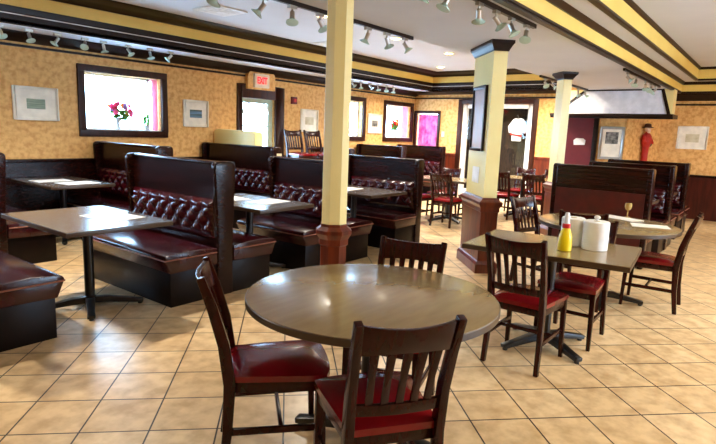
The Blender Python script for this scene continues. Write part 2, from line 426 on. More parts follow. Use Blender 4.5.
# magenta-curtained window on the far wall
y0, y1, z0, z1 = WB
bm = NB(); f = 0.07
for a in ((y0-f, y1+f, z1, z1+f), (y0-f, y0, z0, z1), (y1, y1+f, z0, z1), (y0-f, y1+f, z0-f, z0)):
    box(bm, XB-0.035, XB+0.02, a[0], a[1], a[2], a[3])
w4 = struct('window_4', bm, M['casing'], bevel=0.006)
obj('pane', B(XB+0.15, XB+0.156, y0, y1, z0, z1), M['glass'], w4)
def curtain_bm(axis, a0, a1, c, z0, z1, folds, amp):
    bm = NB(); n = folds*8; rows = []
    for z in (z0, (z0+z1)/2, z1):
        rows.append([bm.verts.new((c + amp*math.sin(2*PI*folds*i/n), a0+(a1-a0)*i/n, z) if axis == 'y' else (a0+(a1-a0)*i/n, c + amp*math.sin(2*PI*folds*i/n), z)) for i in range(n+1)])
    for r, s in zip(rows, rows[1:]):
        for i in range(n): bm.faces.new((r[i], r[i+1], s[i+1], s[i]))
    bmesh.ops.solidify(bm, geom=bm.faces[:], thickness=0.003)
    return bm
tag(obj('curtain', curtain_bm('y', y0+0.01, y1-0.01, XB+0.08, z0+0.01, z1-0.02, 6, 0.012), M['magenta']), 'magenta curtain drawn across the small window on the far wall', 'curtain')
tag(obj('curtain', curtain_bm('x', 4.86, 4.955, YA+0.08, W1[2]+0.014, W1[3]-0.01, 3, 0.012), M['pinkcurtain']), 'narrow pink curtain strip at the edge of the nearest window', 'curtain')
tag(obj('curtain', curtain_bm('x', 11.92, 12.2, YA+0.08, W3[2]+0.014, W3[3]-0.01, 5, 0.012), M['pinkcurtain']), 'pale pink curtain in the window nearest the room corner', 'curtain')

# exit door in the window wall
bm = NB()
box(bm, 6.47, 6.57, YA-0.04, YA+0.02, 0, 2.27); box(bm, 7.39, 7.62, YA-0.04, YA+0.02, 0, 2.27); box(bm, 6.57, 7.39, YA-0.04, YA+0.02, 2.03, 2.27)
d1 = struct('door_1', bm, M['casing'], bevel=0.008)
bm = NB()
box(bm, 6.575, 6.66, YA+0.05, YA+0.1, 0.0, 2.03); box(bm, 7.27, 7.385, YA+0.05, YA+0.1, 0.0, 2.03); box(bm, 6.66, 7.27, YA+0.05, YA+0.1, 1.95, 2.03); box(bm, 6.66, 7.27, YA+0.05, YA+0.1, 0, 0.35)
box(bm, 6.66, 7.27, YA+0.06, YA+0.09, 1.52, 1.545)
obj('door_frame', bm, M['door_paint'], d1)
obj('pane', B(6.65, 7.28, YA+0.07, YA+0.076, 0.3, 1.96), M['glass'], d1)
for s, xx in ((1, 6.66), (-1, 7.27)):
    bm = NB(); pts = []
    for k in range(13):
        t = k/12*PI/2
        pts.append((xx + s*(0.17 - 0.17*math.sin(t)) , YA+0.04, 1.95 - 0.2*(1-math.cos(t))))
    tube(bm, pts, 0.014); tube(bm, [(xx+s*(0.05+0.035*math.cos(q*0.7)), YA+0.04, 1.89+0.035*math.sin(q*0.7)) for q in range(9)], 0.01)
    obj('scroll_bracket', bm, M['white'], d1)

# glass double door in the far wall
y0, y1, z0, z1 = DB
bm = NB(); f = 0.11
for a in ((y0-f, y0, 0, z1+f), (y1, y1+f, 0, z1+f), (y0, y1, z1, z1+f)):
    box(bm, XB-0.04, XB+0.02, a[0], a[1], a[2], a[3])
d2 = struct('door_2', bm, M['casing'], bevel=0.008)
bm = NB(); f = 0.13
for a in ((y0, y0+f, 0, z1), (y1-f, y1, 0, z1), (y0+f, y1-f, z1-0.1, z1), (y0+f, y1-f, 0, 0.2), (5.46, 5.56, 0.2, z1-0.1)):
    box(bm, XB+0.02, XB+0.08, a[0], a[1], a[2], a[3])
obj('door_frame', bm, M['white'], d2, bevel=0.006)
obj('pane', B(XB+0.04, XB+0.046, y0+0.1, y1-0.1, 0.15, z1-0.08), M['glass'], d2)
bm = NB(); box(bm, XB+0.55, XB+0.6, y0-0.3, y1+0.3, 0, 2.6); box(bm, XB+0.2, XB+0.6, y0-0.3, y0-0.25, 0, 2.6); box(bm, XB+0.2, XB+0.6, y1+0.25, y1+0.3, 0, 2.6); box(bm, XB+0.2, XB+0.6, y0-0.3, y1+0.3, 2.55, 2.6)
struct('wall_vestibule', bm, M['dark'])
bm = NB()
prism(bm, [(4.93, 1.42), (5.16, 1.42), (5.17, 1.62), (5.24, 1.60), (5.27, 1.76), (5.15, 1.93), (5.09, 1.96), (5.04, 1.93), (4.98, 1.96), (4.90, 1.93), (4.80, 1.74), (4.84, 1.60), (4.92, 1.64)], 'x', XB+0.16, XB+0.22)
sh = thing('shirt', 'white shirt with red lettering band hanging inside the glass door', 'shirt', (0, 0, 0))
obj('body', bm, M['whitecloth'], sh, bevel=0.015)
obj('red_print', prism(NB(), [(4.92, 1.52), (5.19, 1.56), (5.19, 1.60), (5.05, 1.575), (4.92, 1.57)], 'x', XB+0.152, XB+0.162), M['redcap'], sh)
obj('hanger', tube(NB(), [(XB+0.19, 5.04, 1.93), (XB+0.19, 5.04, 2.0), (XB+0.19, 5.06, 2.03), (XB+0.19, 5.08, 2.0)], 0.006), M['steel'], sh)
# maroon door in the recess
bm = NB(); box(bm, 11.86, 11.9, 3.14, 3.75, 0, 1.96)
d3 = struct('door_3', bm, M['maroon'])
obj('casing', B(11.84, 11.9, 3.05, 3.14, 0, 1.98), M['trim'], d3, bevel=0.006)
bm = NB(); prism(bm, [(3.28, 1.41), (3.5, 1.40), (3.51, 1.50), (3.46, 1.54), (3.32, 1.54), (3.27, 1.50)], 'x', 11.852, 11.86)
tag(obj('paper_notice', bm, M['paper']), 'white paper notice taped to the maroon door', 'notice')

# ---------------------------------------------------------------- pillars
def sect_ring(bm, prof, cx, cy, rot, oct_k=None):
    """rectangular (or chamfered when oct_k) section; prof = (half length, half width, z)"""
    rings = []
    for hl, hw, z in prof:
        k = oct_k
        if k: pts = [(hl, hw*k), (hl*k, hw), (-hl*k, hw), (-hl, hw*k), (-hl, -hw*k), (-hl*k, -hw), (hl*k, -hw), (hl, -hw*k)]
        else: pts = [(hl, hw), (-hl, hw), (-hl, -hw), (hl, -hw)]
        rings.append([bm.verts.new((cx + x*math.cos(rot)-y*math.sin(rot), cy + x*math.sin(rot)+y*math.cos(rot), z)) for x, y in pts])
    n = len(rings[0])
    for a, b in zip(rings, rings[1:]):
        for k in range(n): bm.faces.new((a[k], a[(k+1) % n], b[(k+1) % n], b[k]))
    bm.faces.new(rings[0][::-1]); bm.faces.new(rings[-1])
    return bm
def pillar(cx, cy, hl, hw, rot, oct_k=None, zb=0.84, ztop=2.5, pad=0.02, capw=0.05):
    def P(*ds): return sect_ring(NB(), [(hl+d, hw+d, z) for d, z in ds], cx, cy, rot, oct_k)
    p = struct('pillar', P((0, zb), (0, ztop-0.06)), M['cream'], smooth=False)
    obj('wood_base', P((pad+0.03, 0), (pad+0.03, 0.1), (pad+0.012, 0.13), (pad, 0.14), (pad, zb-0.16)), M['red_wood'], p, smooth=False)
    obj('base_moulding', P((pad, zb-0.16), (pad+0.012, zb-0.15), (pad+0.012, zb-0.11), (pad+0.035, zb-0.07), (pad+0.035, zb-0.045), (pad, zb-0.02), (0.006, zb)), M['red_wood'], p, smooth=False)
    obj('capital', P((0.008, ztop-0.11), (0.012, ztop-0.095), (capw*0.7, ztop-0.05), (capw, ztop-0.03), (capw, ztop)), M['trim'], p, smooth=False)
    return p
r45 = math.radians(43)
ca, sa = math.cos(r45), math.sin(r45)
def corner_pillar(px, py, L, W, **k):
    """(px,py): the corner nearest the viewer; length L along the 43 degree line, W across"""
    return pillar(px + ca*L/2 + sa*W/2, py + sa*L/2 - ca*W/2, L/2, W/2, r45, **k)
pillar(2.985, 2.515, 0.088, 0.088, r45, oct_k=0.42, pad=0.004, capw=0.04)
corner_pillar(5.52, 2.53, 0.66, 0.15)
corner_pillar(8.5, 2.74, 0.24, 0.125, capw=0.06)

# ---------------------------------------------------------------- chairs
def make_chair(label, loc, rz, group):
    """faces local +x, origin on the floor midway between the feet"""
    t = thing('dining_chair', label, 'chair', loc, rz, group)
    cw = M['chair_wood']
    # seat cushion: trapezoid, domed
    bm = NB(); n = 12; grid = []
    def sx(u): return -0.205 + 0.43*u
    def hw(u): return 0.174 + 0.042*u
    for i in range(n+1):
        row = []
        for j in range(n+1):
            u, v = i/n, 2*j/n-1
            # rounded front corners
            x = sx(u) + (0.02*(1-v*v) if u > 0.5 else 0)*(u-0.5)*2
            cr = max(0, u-0.75)*4*max(0, abs(v)-0.7)/0.3
            dome = 0.028*(1-(2*u-1)**4)*(1-v**4)
            row.append(bm.verts.new((x - 0.012*cr, hw(u)*v*(1-0.03*cr), 0.452+dome)))
        grid.append(row)
    for i in range(n):
        for j in range(n): bm.faces.new((grid[i][j], grid[i+1][j], grid[i+1][j+1], grid[i][j+1]))
    bd = [e for e in bm.edges if e.is_boundary]
    ex = bmesh.ops.extrude_edge_only(bm, edges=bd)
    vs = [g for g in ex['geom'] if isinstance(g, bmesh.types.BMVert)]
    for v in vs: v.co.z = 0.425
    es = [e for e in bm.edges if e.is_boundary]
    bmesh.ops.contextual_create(bm, geom=es)
    obj('seat', bm, M['seat_vinyl'], t, angle=60)
    bm = NB(); prism(bm, [(-0.195, -0.168), (0.205, -0.205), (0.215, 0.0), (0.205, 0.205), (-0.195, 0.168)], 'z', 0.375, 0.426)
    obj('seat_frame', bm, cw, t, bevel=0.004)
    for s in (-1, 1):
        sweepb = sweep(NB(), [(-0.235, s*0.182, 0), (-0.21, s*0.178, 0.2), (-0.2, s*0.174, 0.42), (-0.225, s*0.175, 0.6), (-0.27, s*0.178, 0.76), (-0.315, s*0.183, 0.892)], [0.03, 0.032, 0.036, 0.034, 0.032, 0.03], [0.034, 0.042, 0.052, 0.048, 0.042, 0.034], (0, 1, 0))
        obj('back_post', sweepb, cw, t, bevel=0.004)
        obj('leg', sweep(NB(), [(0.205, s*0.196, 0), (0.192, s*0.188, 0.42)], [0.026, 0.036], [0.026, 0.036], (0, 1, 0)), cw, t, bevel=0.003)
        obj('stretcher', sweep(NB(), [(-0.21, s*0.178, 0.20), (0.2, s*0.186, 0.20)], 0.018, 0.03, (0, 1, 0)), cw, t, bevel=0.003)
    obj('stretcher', sweep(NB(), [(0.02, -0.18, 0.2), (0.02, 0.18, 0.2)], 0.018, 0.026, (1, 0, 0)), cw, t, bevel=0.003)
    # curved crest rail
    bm = NB(); k = 12; rows = []
    for i in range(k+1):
        v = 2*i/k-1; y = 0.175*v
        xo = -0.03*(1-v*v)
        zt = 0.870 + 0.014*v*v
        zb = 0.765 + 0.010*(1-v*v)
        rows.append([bm.verts.new(p) for p in ((-0.263+xo, y, zb), (-0.285+xo, y, zb), (-0.318+xo, y, zt), (-0.297+xo, y, zt))])
    for a, b in zip(rows, rows[1:]):
        for q in range(4): bm.faces.new((a[q], a[(q+1) % 4], b[(q+1) % 4], b[q]))
    bm.faces.new(rows[0][::-1]); bm.faces.new(rows[-1])
    obj('top_rail', bm, cw, t, bevel=0.003)
    bm = NB(); rows = []
    for i in range(k+1):
        v = 2*i/k-1; y = 0.17*v; xo = -0.018*(1-v*v)
        rows.append([bm.verts.new(p) for p in ((-0.203+xo, y, 0.515), (-0.223+xo, y, 0.515), (-0.229+xo, y, 0.56), (-0.209+xo, y, 0.56))])
    for a, b in zip(rows, rows[1:]):
        for q in range(4): bm.faces.new((a[q], a[(q+1) % 4], b[(q+1) % 4], b[q]))
    bm.faces.new(rows[0][::-1]); bm.faces.new(rows[-1])
    obj('back_rail', bm, cw, t, bevel=0.003)
    for i in range(5):
        v = (i-2)/2*0.66
        x1, x2 = -0.218-0.018*(1-v*v), -0.276-0.03*(1-v*v)
        obj('slat', sweep(NB(), [(x1, 0.168*v, 0.55), ((x1+x2)/2+0.006, 0.17*v, 0.66), (x2, 0.175*v, 0.785)], [0.03, 0.026, 0.034], 0.011, (0, 1, 0)), cw, t, bevel=0.002)
    return t
G_R = 'chairs around the near round table'; G_S = 'chairs at the table with the paper rolls'; G_M = 'chairs at the round table by the dark booths'; G_F = 'chairs at the far tables'
def deg(a): return math.radians(a)
chairs = [
    ('cherry slat-back chair in the foreground, its back to the viewer, at the round table', (1.667, 1.153), 54, G_R),
    ('cherry slat-back chair seen edge-on at the left of the foreground round table', (1.668, 1.738), -40, G_R),
    ('cherry slat-back chair tucked behind the foreground round table, only its back rail showing', (2.375, 1.555), 196, G_R),
    ('cherry slat-back chair with its back to the viewer in front of the yellow bottle table', (3.547, 1.249), 0, G_S),
    ('cherry slat-back chair behind the paper rolls, seat under the laminate table', (4.20, 1.13), 180, G_S),
    ('cherry slat-back chair in profile at the far right, beside the round menu table', (5.62, 0.83), 92, G_M),
    ('cherry slat-back chair whose back rail shows just above the paper rolls', (5.18, 1.36), 12, G_M),
    ('cherry slat-back chair angled between the square pillar and the dark booth', (5.56, 1.84), -106, G_M),
    ('dark slat-back chair facing away, just left of the square pillar', (8.08, 4.33), 0, G_F),
    ('dark slat-back chair half hidden behind the third red booth, left of the square pillar', (8.08, 4.92), 0, G_F),
    ('dark slat-back chair beyond the far table left of the square pillar, nearer the corner booth', (9.0, 4.95), 180, G_F),
    ('dark slat-back chair beyond the far table, its back just left of the square pillar', (9.0, 4.3), 180, G_F),
    ('dark slat-back chair right of the square pillar, next to the small far pillar', (9.75, 3.42), 0, G_F),
    ('dark slat-back chair just right of the square pillar, at the far table', (9.75, 4.05), 0, G_F),
    ('dark slat-back chair beyond the far table, below the hanging white shirt', (10.85, 3.6), 180, G_F),
    ('dark slat-back chair beyond the far table, below the glass door, nearer the square pillar', (10.85, 4.2), 180, G_F),
]
proto = None
for lab, (x, y), a, g in chairs:
    if proto is None: proto = make_chair(lab, (x, y, 0), deg(a), g)
    else: dup(proto, lab, (x, y, 0), deg(a), g)
# chairs put up on a low wooden bench by the exit door
bench = thing('bench', 'low dark wooden bench behind the red booths carrying two chairs', 'bench', (7.78, 7.2, 0))
obj('bench_top', B(-0.5, 0.5, -0.35, 0.35, 0.55, 0.6), M['wood'], bench, bevel=0.006)
for sx_ in (-0.46, 0.4):
    for sy_ in (-0.31, 0.25): obj('leg', B(sx_, sx_+0.06, sy_, sy_+0.06, 0, 0.55), M['wood'], bench)
dup(proto, 'slat-back chair stored up high by the exit door, the left one of the pair', (7.53, 7.2, 0.6), deg(-100), 'chairs stored up high by the exit')
dup(proto, 'slat-back chair stored up high next to the yellow pillar, right one of the pair', (8.02, 7.15, 0.6), deg(-100), 'chairs stored up high by the exit')

# ---------------------------------------------------------------- tables
def table_base(t, rot, l1, l2, h):
    obj('column', lathe(NB(), [(0.05, 0.06), (0.05, 0.1), (0.038, 0.11), (0.038, h-0.03), (0.09, h-0.02), (0.16, h-0.004), (0.16, h)], n=20), M['iron'], t)
    for k, L in ((0, l1), (1, l2), (2, l1), (3, l2)):
        a = rot + k*PI/2; c, s = math.cos(a), math.sin(a)
        bm = sweep(NB(), [(0.0*c, 0.0*s, 0.075), (0.12*c, 0.12*s, 0.07), (L*0.8*c, L*0.8*s, 0.04), (L*c, L*s, 0.028)], [0.07, 0.065, 0.055, 0.06], [0.05, 0.05, 0.036, 0.03], (-s, c, 0))
        f = obj('foot', bm, M['iron'], t, bevel=0.006)
        obj('glide', lathe(NB(), [(0.018, 0.0), (0.018, 0.015)], L*0.94*c, L*0.94*s, n=10), M['iron'], f)
G_B = 'booth tables'; G_T = 'free-standing tables'
def rect_table(label, cx, cy, w, d, group, rot=0.0, brot=-0.44, h=0.75, l1=0.4, l2=0.34):
    top = M['slate_top'] if group == G_B else M['top']
    t = thing('pedestal_table', label, 'table', (cx, cy, 0), rot, group)
    obj('tabletop', B(-w/2+0.004, w/2-0.004, -d/2+0.004, d/2-0.004, h-0.004, h), top, t)
    obj('edge_band', B(-w/2, w/2, -d/2, d/2, h-0.036, h-0.003), M['top_edge'], t, bevel=0.004)
    table_base(t, brot, l1, l2, h-0.036)
    return t
def round_table(label, cx, cy, r, group, brot=0.3, h=0.75):
    t = thing('pedestal_table', label, 'table', (cx, cy, 0), 0, group)
    obj('tabletop', lathe(NB(), [(r-0.004, h-0.005), (r-0.004, h-0.001), (r-0.007, h)], n=96), M['top'], t)
    obj('edge_band', lathe(NB(), [(r-0.004, h-0.036), (r, h-0.033), (r, h-0.006), (r-0.003, h-0.003)], n=96), M['top_edge'], t)
    table_base(t, brot, 0.38, 0.38, h-0.036)
    return t
rect_table('booth table at the left between the two nearest booths, its top shining', 2.06, 4.3, 0.82, 1.12, G_B)
rect_table('booth table below the window at the left, with two menus on it', 3.11, 7.08, 0.76, 1.15, G_B)
rect_table('booth table left of the yellow round pillar with two menus lying on it', 3.76, 4.32, 0.74, 1.14, G_B)
rect_table('booth table right of the yellow round pillar in front of the third red booth', 5.62, 4.4, 0.8, 1.14, G_B)
rect_table('rectangular laminate table carrying the mustard bottle and paper rolls', 3.89, 1.22, 0.77, 1.08, G_T, rot=deg(6), brot=-0.65, l1=0.36, l2=0.36)
round_table('large round laminate table in the foreground, empty top', 2.012, 1.445, 0.588, G_T)
round_table('round laminate table with white menus in front of the dark plain booth', 5.40, 1.22, 0.61, G_T)
rect_table('far laminate table left of the square pillar, chairs on both sides', 8.5, 4.55, 0.76, 1.25, G_T)
rect_table('far laminate table between the square pillar and the dark booth', 10.25, 3.9, 0.76, 1.25, G_T)
rect_table('booth table between the first and second dark booths at the right', 7.95, 1.75, 0.7, 1.0, G_B)
rect_table('booth table between the second and third dark booths at the right', 9.55, 1.75, 0.7, 1.0, G_B)

# ---------------------------------------------------------------- booths
def make_booth(label, cx, y0, y1, left=True, right=True, h=1.17, group='red vinyl booths'):
    """back runs along y at cx; y0 is the end nearer the viewer; left seat faces -x"""
    t = thing('booth', label, 'booth', (cx, y0, 0), 0, group)
    L = y1-y0
    tuft0, tuft1 = 0.5, 0.86
    obj('back_panel', B(-0.045, 0.045, 0.03, L-0.03, 0.3, h-0.03), M['wood'], t)
    obj('top_cap', B(-0.055, 0.055, 0.03, L-0.03, h-0.035, h-0.005), M['wood'], t, bevel=0.01)
    prof = [(0.085, 0.0), (0.085, 0.55), (0.095, 0.75), (0.108, 0.98), (0.116, h-0.06), (0.112, h-0.025), (0.09, h-0.004), (0.05, h)]
    hl = 1.0 if left else 0.55; hr = 1.0 if right else 0.55
    out = [(x*hr, z) for x, z in prof] + [(-x*hl, z) for x, z in prof[::-1]]
    for a, b in ((0.0, 0.06), (L-0.06, L)):
        obj('wing', prism(NB(), out, 'y', a, b), M['wood'], t, bevel=0.02, seg=3)
    for s, on in ((-1, left), (1, right)):
        if not on: continue
        # tufted backrest
        nw = max(24, int(L/0.02)); nh = 26
        bm = NB(); g = []
        cols = max(4, round((L-0.14)/0.16))
        for j in range(nh+1):
            row = []
            w_ = j/nh; z = tuft0 + (tuft1-tuft0)*w_
            for i in range(nw+1):
                u = i/nw; y = 0.06 + (L-0.12)*u
                U = u*cols; V = (z-0.57)/0.2
                bul = 0.0
                if 0.0 <= V <= 1.0:
                    bul = (abs(math.sin(PI*(U/1.0+V)))*abs(math.sin(PI*(U-V))))**0.5
                else:
                    bul = abs(math.sin(PI*U))**0.5*0.55 if V > 1.0 else 0.3
                edge = min(1.0, min(w_, 1-w_)*9, min(u, 1-u)*24)
                row.append(bm.verts.new((s*(0.05 + 0.022*math.sqrt(max(0, edge)) + 0.05*bul*edge), y, z)))
            g.append(row)
        for j in range(nh):
            for i in range(nw): bm.faces.new((g[j][i], g[j][i+1], g[j+1][i+1], g[j+1][i]))
        bk = obj('backrest', bm, M['vinyl'], t, angle=180)
        # buttons at the crossings
        bm = NB()
        for V in (0, 0.5, 1.0):
            for i in range(0, cols+1):
                U = i + (0.5 if V == 0.5 else 0.0)
                if U <= 0.1 or U >= cols-0.1: continue
                ball(bm, (s*0.078, 0.06+(L-0.12)*U/cols, 0.57+0.2*V), 0.012, 0.6, 1, 1, sub=1)
        obj('button', bm, M['vinyl'], bk)
        bk.children[0]['kind'] = 'stuff'
        # seat cushion: crowned top, slanted front
        bm = NB(); prof_s = [(0.09, 0.30), (0.56, 0.29), (0.605, 0.395), (0.612, 0.42), (0.60, 0.44), (0.55, 0.455), (0.40, 0.465), (0.25, 0.46), (0.09, 0.445)]
        prism(bm, [(s*x, z) for x, z in prof_s], 'y', 0.0 if True else 0, L-0.02)
        st = obj('seat', bm, M['vinyl'], t, bevel=0.01)
        bm = NB(); tube(bm, [(s*0.610, -0.0, 0.408), (s*0.610, L-0.02, 0.408)], 0.006); tube(bm, [(s*0.1, -0.002, 0.408), (s*0.61, -0.002, 0.408)], 0.006)
        obj('piping', bm, M['piping'], st)
        obj('base', B(min(s*0.085, s*0.55), max(s*0.085, s*0.55), 0.02, L-0.03, 0.0, 0.295), M['base_vinyl'], t, bevel=0.004)
    return t
make_booth('red booth cut off at the left edge, its shiny seat in the foreground', 1.05, 3.82, 5.02)
make_booth('nearest whole red booth, tufted back facing the shiny booth table', 3.05, 3.82, 5.28, h=1.2)
make_booth('red booth half hidden by the yellow round pillar', 4.66, 3.82, 4.9, h=1.17)
make_booth('third red booth in the row, right of the yellow round pillar, at the aisle end', 6.28, 3.78, 5.0, right=False, h=1.17)
make_booth('booth at the left edge against the window wall, only its end showing', 2.02, 6.05, 7.74)
make_booth('red booth against the window wall right of the nearest window', 3.95, 6.12, 7.74, h=1.23)
make_booth('tufted booth against the cream half wall by the exit door', 5.78, 6.0, 7.74, right=False, h=1.23)
make_booth('plain-backed booth beyond the stored chairs, seen behind the round pillar', 8.42, 6.7, 7.74, left=False)
make_booth('wooden-backed booth below the window with the red flowers', 10.0, 6.5, 7.74, h=1.23)
make_booth('tufted corner booth beneath the magenta curtain', 11.65, 6.42, 7.74, right=False, h=1.23)
GR = 'dark booths at the right'
make_booth('plain dark booth back facing the round menu table at the right', 7.15, 1.16, 2.32, left=False, h=1.2, group=GR)
make_booth('middle dark booth of the three at the right', 8.75, 1.16, 2.30, h=1.2, group=GR)
make_booth('farthest dark booth of the three at the right, below the red figurine', 10.36, 1.18, 2.42, h=1.2, group=GR)
# maroon lower panel on the plain back
bt = [o for o in C.objects if o.get('label', '').startswith('plain dark booth')][0]
obj('lower_panel', B(-0.055, -0.044, 0.06, 1.10, 0.1, 0.90), M['maroon_dark'] if 'maroon_dark' in M else mat('dark_maroon_panel', (72, 15, 12), 0.35, rgb2=(52, 9, 8)), bt)
# cream half wall beside the exit door
bm = NB(); prism(bm, [(6.72, 0), (7.77, 0), (7.77, 1.41), (7.72, 1.45), (7.64, 1.46), (7.4, 1.45), (6.9, 1.44), (6.78, 1.44), (6.72, 1.41)], 'x', 5.95, 6.12)
tag(obj('half_wall', bm, M['cream'], bevel=0.01), 'cream painted half wall behind the tufted booth, beside the exit door', 'partition')

# ---------------------------------------------------------------- things on the tables
def paper(label, cx, cy, w, d, rot, z, grp):
    bm = B(-w/2, w/2, -d/2, d/2, 0, 0.004)
    o = obj('paper_menu', bm, M['paper'], smooth=False); o.location = (cx, cy, z); o.rotation_euler = (0, 0, rot)
    tag(o, label, 'menu', grp)
GM = 'white paper menus'
paper('white menu at the near end of the booth table under the window', 3.16, 6.78, 0.42, 0.3, 0.1, 0.75, GM)
paper('white menu at the wall end of the booth table under the window', 3.02, 7.18, 0.42, 0.28, 0.0, 0.75, GM)
paper('grey-looking menu on the shining booth table at the left', 2.22, 4.2, 0.3, 0.42, 0.15, 0.75, GM)
paper('white menu on the booth table left of the round pillar, nearer the pillar', 3.86, 4.15, 0.38, 0.28, 0.1, 0.75, GM)
paper('white menu on the booth table left of the round pillar, farther end', 3.66, 4.55, 0.38, 0.3, -0.1, 0.75, GM)
paper('white menu on the booth table right of the round pillar', 5.55, 4.5, 0.42, 0.32, 0.1, 0.75, GM)
paper('white menu at the back of the round table by the dark booth', 5.84, 1.2, 0.19, 0.38, -0.42, 0.75, GM)
paper('white menu at the front right of the round table by the dark booth', 5.52, 0.88, 0.2, 0.31, 0.3, 0.75, GM)
# mustard bottle
t = thing('mustard_bottle', 'yellow squeeze bottle with red collar and white tip', 'bottle', (3.77, 1.105, 0.75))
obj('body', lathe(NB(), [(0.04, 0), (0.046, 0.006), (0.046, 0.06), (0.043, 0.1), (0.034, 0.135), (0.024, 0.155), (0.022, 0.16)], n=28), M['mustard'], t)
obj('collar', lathe(NB(), [(0.027, 0.158), (0.027, 0.185), (0.024, 0.188)], n=24), M['redcap'], t)
obj('nozzle', lathe(NB(), [(0.021, 0.186), (0.02, 0.21), (0.016, 0.25), (0.012, 0.262)], n=20), M['white'], t)
for i, (x, y, r, hh, lab) in enumerate(((3.985, 0.965, 0.085, 0.2, 'front white paper roll with a knob on top, on the laminate table'), (4.03, 1.135, 0.08, 0.2, 'rear white paper roll, half hidden behind the other roll'))):
    t = thing('paper_roll', lab, 'paper roll', (x, y, 0.75), 0, 'white paper rolls')
    obj('roll', lathe(NB(), [(r-0.004, 0), (r, 0.004), (r, hh-0.006), (r-0.006, hh), (0.02, hh-0.002)], n=48), M['paper'], t)
    obj('core', lathe(NB(), [(0.02, hh-0.004), (0.02, hh+0.002)], n=20), M['beige'], t)
    if i == 0:
        bm = lathe(NB(), [(0.008, hh), (0.008, hh+0.012), (0.018, hh+0.016), (0.022, hh+0.026), (0.016, hh+0.036), (0.004, hh+0.04)], n=20)
        obj('knob', bm, M['white'], t)
# glasses at the back of the round menu table
def glass(x, y, m, lab, k):
    t = thing('goblet', lab, 'glass', (x, y, 0.75), 0, 'goblets on the round table')
    obj('bowl', lathe(NB(), [(0.008, 0.07), (0.026, 0.085), (0.034, 0.11), (0.032, 0.145), (0.028, 0.147)], n=20), m, t)
    obj('stem', lathe(NB(), [(0.032, 0), (0.03, 0.005), (0.007, 0.012), (0.006, 0.07)], n=16), m, t)
glass(5.965, 1.165, M['candle'], 'amber goblet at the back of the round menu table', 1.0)
# ---------------------------------------------------------------- wall things
def framed(label, plane, c, u0, u1, z0, z1, fw, mw, fm, art, group=None, depth=0.03, sgn=-1):
    """plane 'y': on wall at y=c facing -y; 'x': at x=c facing -x"""
    t = thing('framed_picture', label, 'picture', (0, 0, 0), 0, group)
    def bx(bm, a, b, z_a, z_b, d0, d1):
        if plane == 'y': box(bm, a, b, c+sgn*d1, c+sgn*d0, z_a, z_b)
        else: box(bm, c+sgn*d1, c+sgn*d0, a, b, z_a, z_b)
        return bm
    bm = NB()
    bx(bm, u0, u0+fw, z0, z1, 0, depth); bx(bm, u1-fw, u1, z0, z1, 0, depth)
    bx(bm, u0+fw, u1-fw, z1-fw, z1, 0, depth); bx(bm, u0+fw, u1-fw, z0, z0+fw, 0, depth)
    obj('frame', bm, fm, t, bevel=0.004)
    obj('mat_board', bx(NB(), u0+fw, u1-fw, z0+fw, z1-fw, 0.0, 0.012), M['matboard'], t)
    w, h = u1-u0, z1-z0
    obj('print', bx(NB(), u0+mw[0]*w, u1-mw[0]*w, z0+mw[1]*h, z1-mw[2]*h, 0.012, 0.015), art, t)
    return t
GP = 'framed pictures'
framed('cream framed green landscape at the far left of the window wall', 'y', YA, 2.86, 3.42, 1.49, 1.915, 0.035, (0.3, 0.34, 0.36), M['matboard'], M['art_green'], GP)
framed('cream framed blue landscape right of the nearest window', 'y', YA, 5.36, 5.85, 1.48, 1.91, 0.04, (0.26, 0.34, 0.36), M['matboard'], M['art_blue'], GP)
framed('pale framed sketch right of the exit door', 'y', YA, 8.1, 8.62, 1.46, 1.91, 0.035, (0.26, 0.32, 0.34), M['matboard'], M['art_pale'], GP)
framed('pale framed print between the two far windows', 'y', YA, 10.36, 10.92, 1.48, 1.93, 0.035, (0.3, 0.34, 0.34), M['matboard'], M['art_grey'], GP)
framed('silver framed black and white photograph beside the maroon door', 'x', 11.87, 2.54, 3.0, 1.14, 1.79, 0.05, (0.24, 0.48, 0.16), M['silver'], M['art_grey'], GP)
framed('pale square framed sketch on the right-hand orange wall', 'x', XR, 1.23, 1.77, 1.41, 1.86, 0.03, (0.28, 0.3, 0.34), M['matboard'], M['art_pale'], GP)
# tall frame and notice on the square pillar's left face
pc = Vector((5.52 + ca*0.33, 2.53 + sa*0.33, 0))
n_out = Vector((-sa, ca, 0)); u_al = Vector((ca, sa, 0))
# the face seen at its left looks along -u_al rotated: outward normal = (-sin,cos)
t = thing('framed_picture', 'tall narrow dark frame on the square yellow pillar', 'picture', pc + n_out*0.001, r45, GP)
bm = NB(); W_, z_a, z_b = 0.23, 1.34, 2.05
for a in ((-W_, -W_+0.028, z_a, z_b), (W_-0.028, W_, z_a, z_b), (-W_+0.028, W_-0.028, z_b-0.03, z_b), (-W_+0.028, W_-0.028, z_a, z_a+0.03)):
    box(bm, a[0], a[1], 0, 0.03, a[2], a[3])
obj('frame', bm, M['trim'], t, bevel=0.004)
obj('print', B(-W_+0.028, W_-0.028, 0, 0.012, z_a+0.03, z_b-0.03), M['mirror'], t)
o = obj('paper_notice', B(-0.12, 0.12, 0, 0.003, 0.98, 1.16), M['paper']); o.location = pc + n_out*0.001; o.rotation_euler = (0, 0, r45)
tag(o, 'small white notice below the tall frame on the square pillar', 'notice')

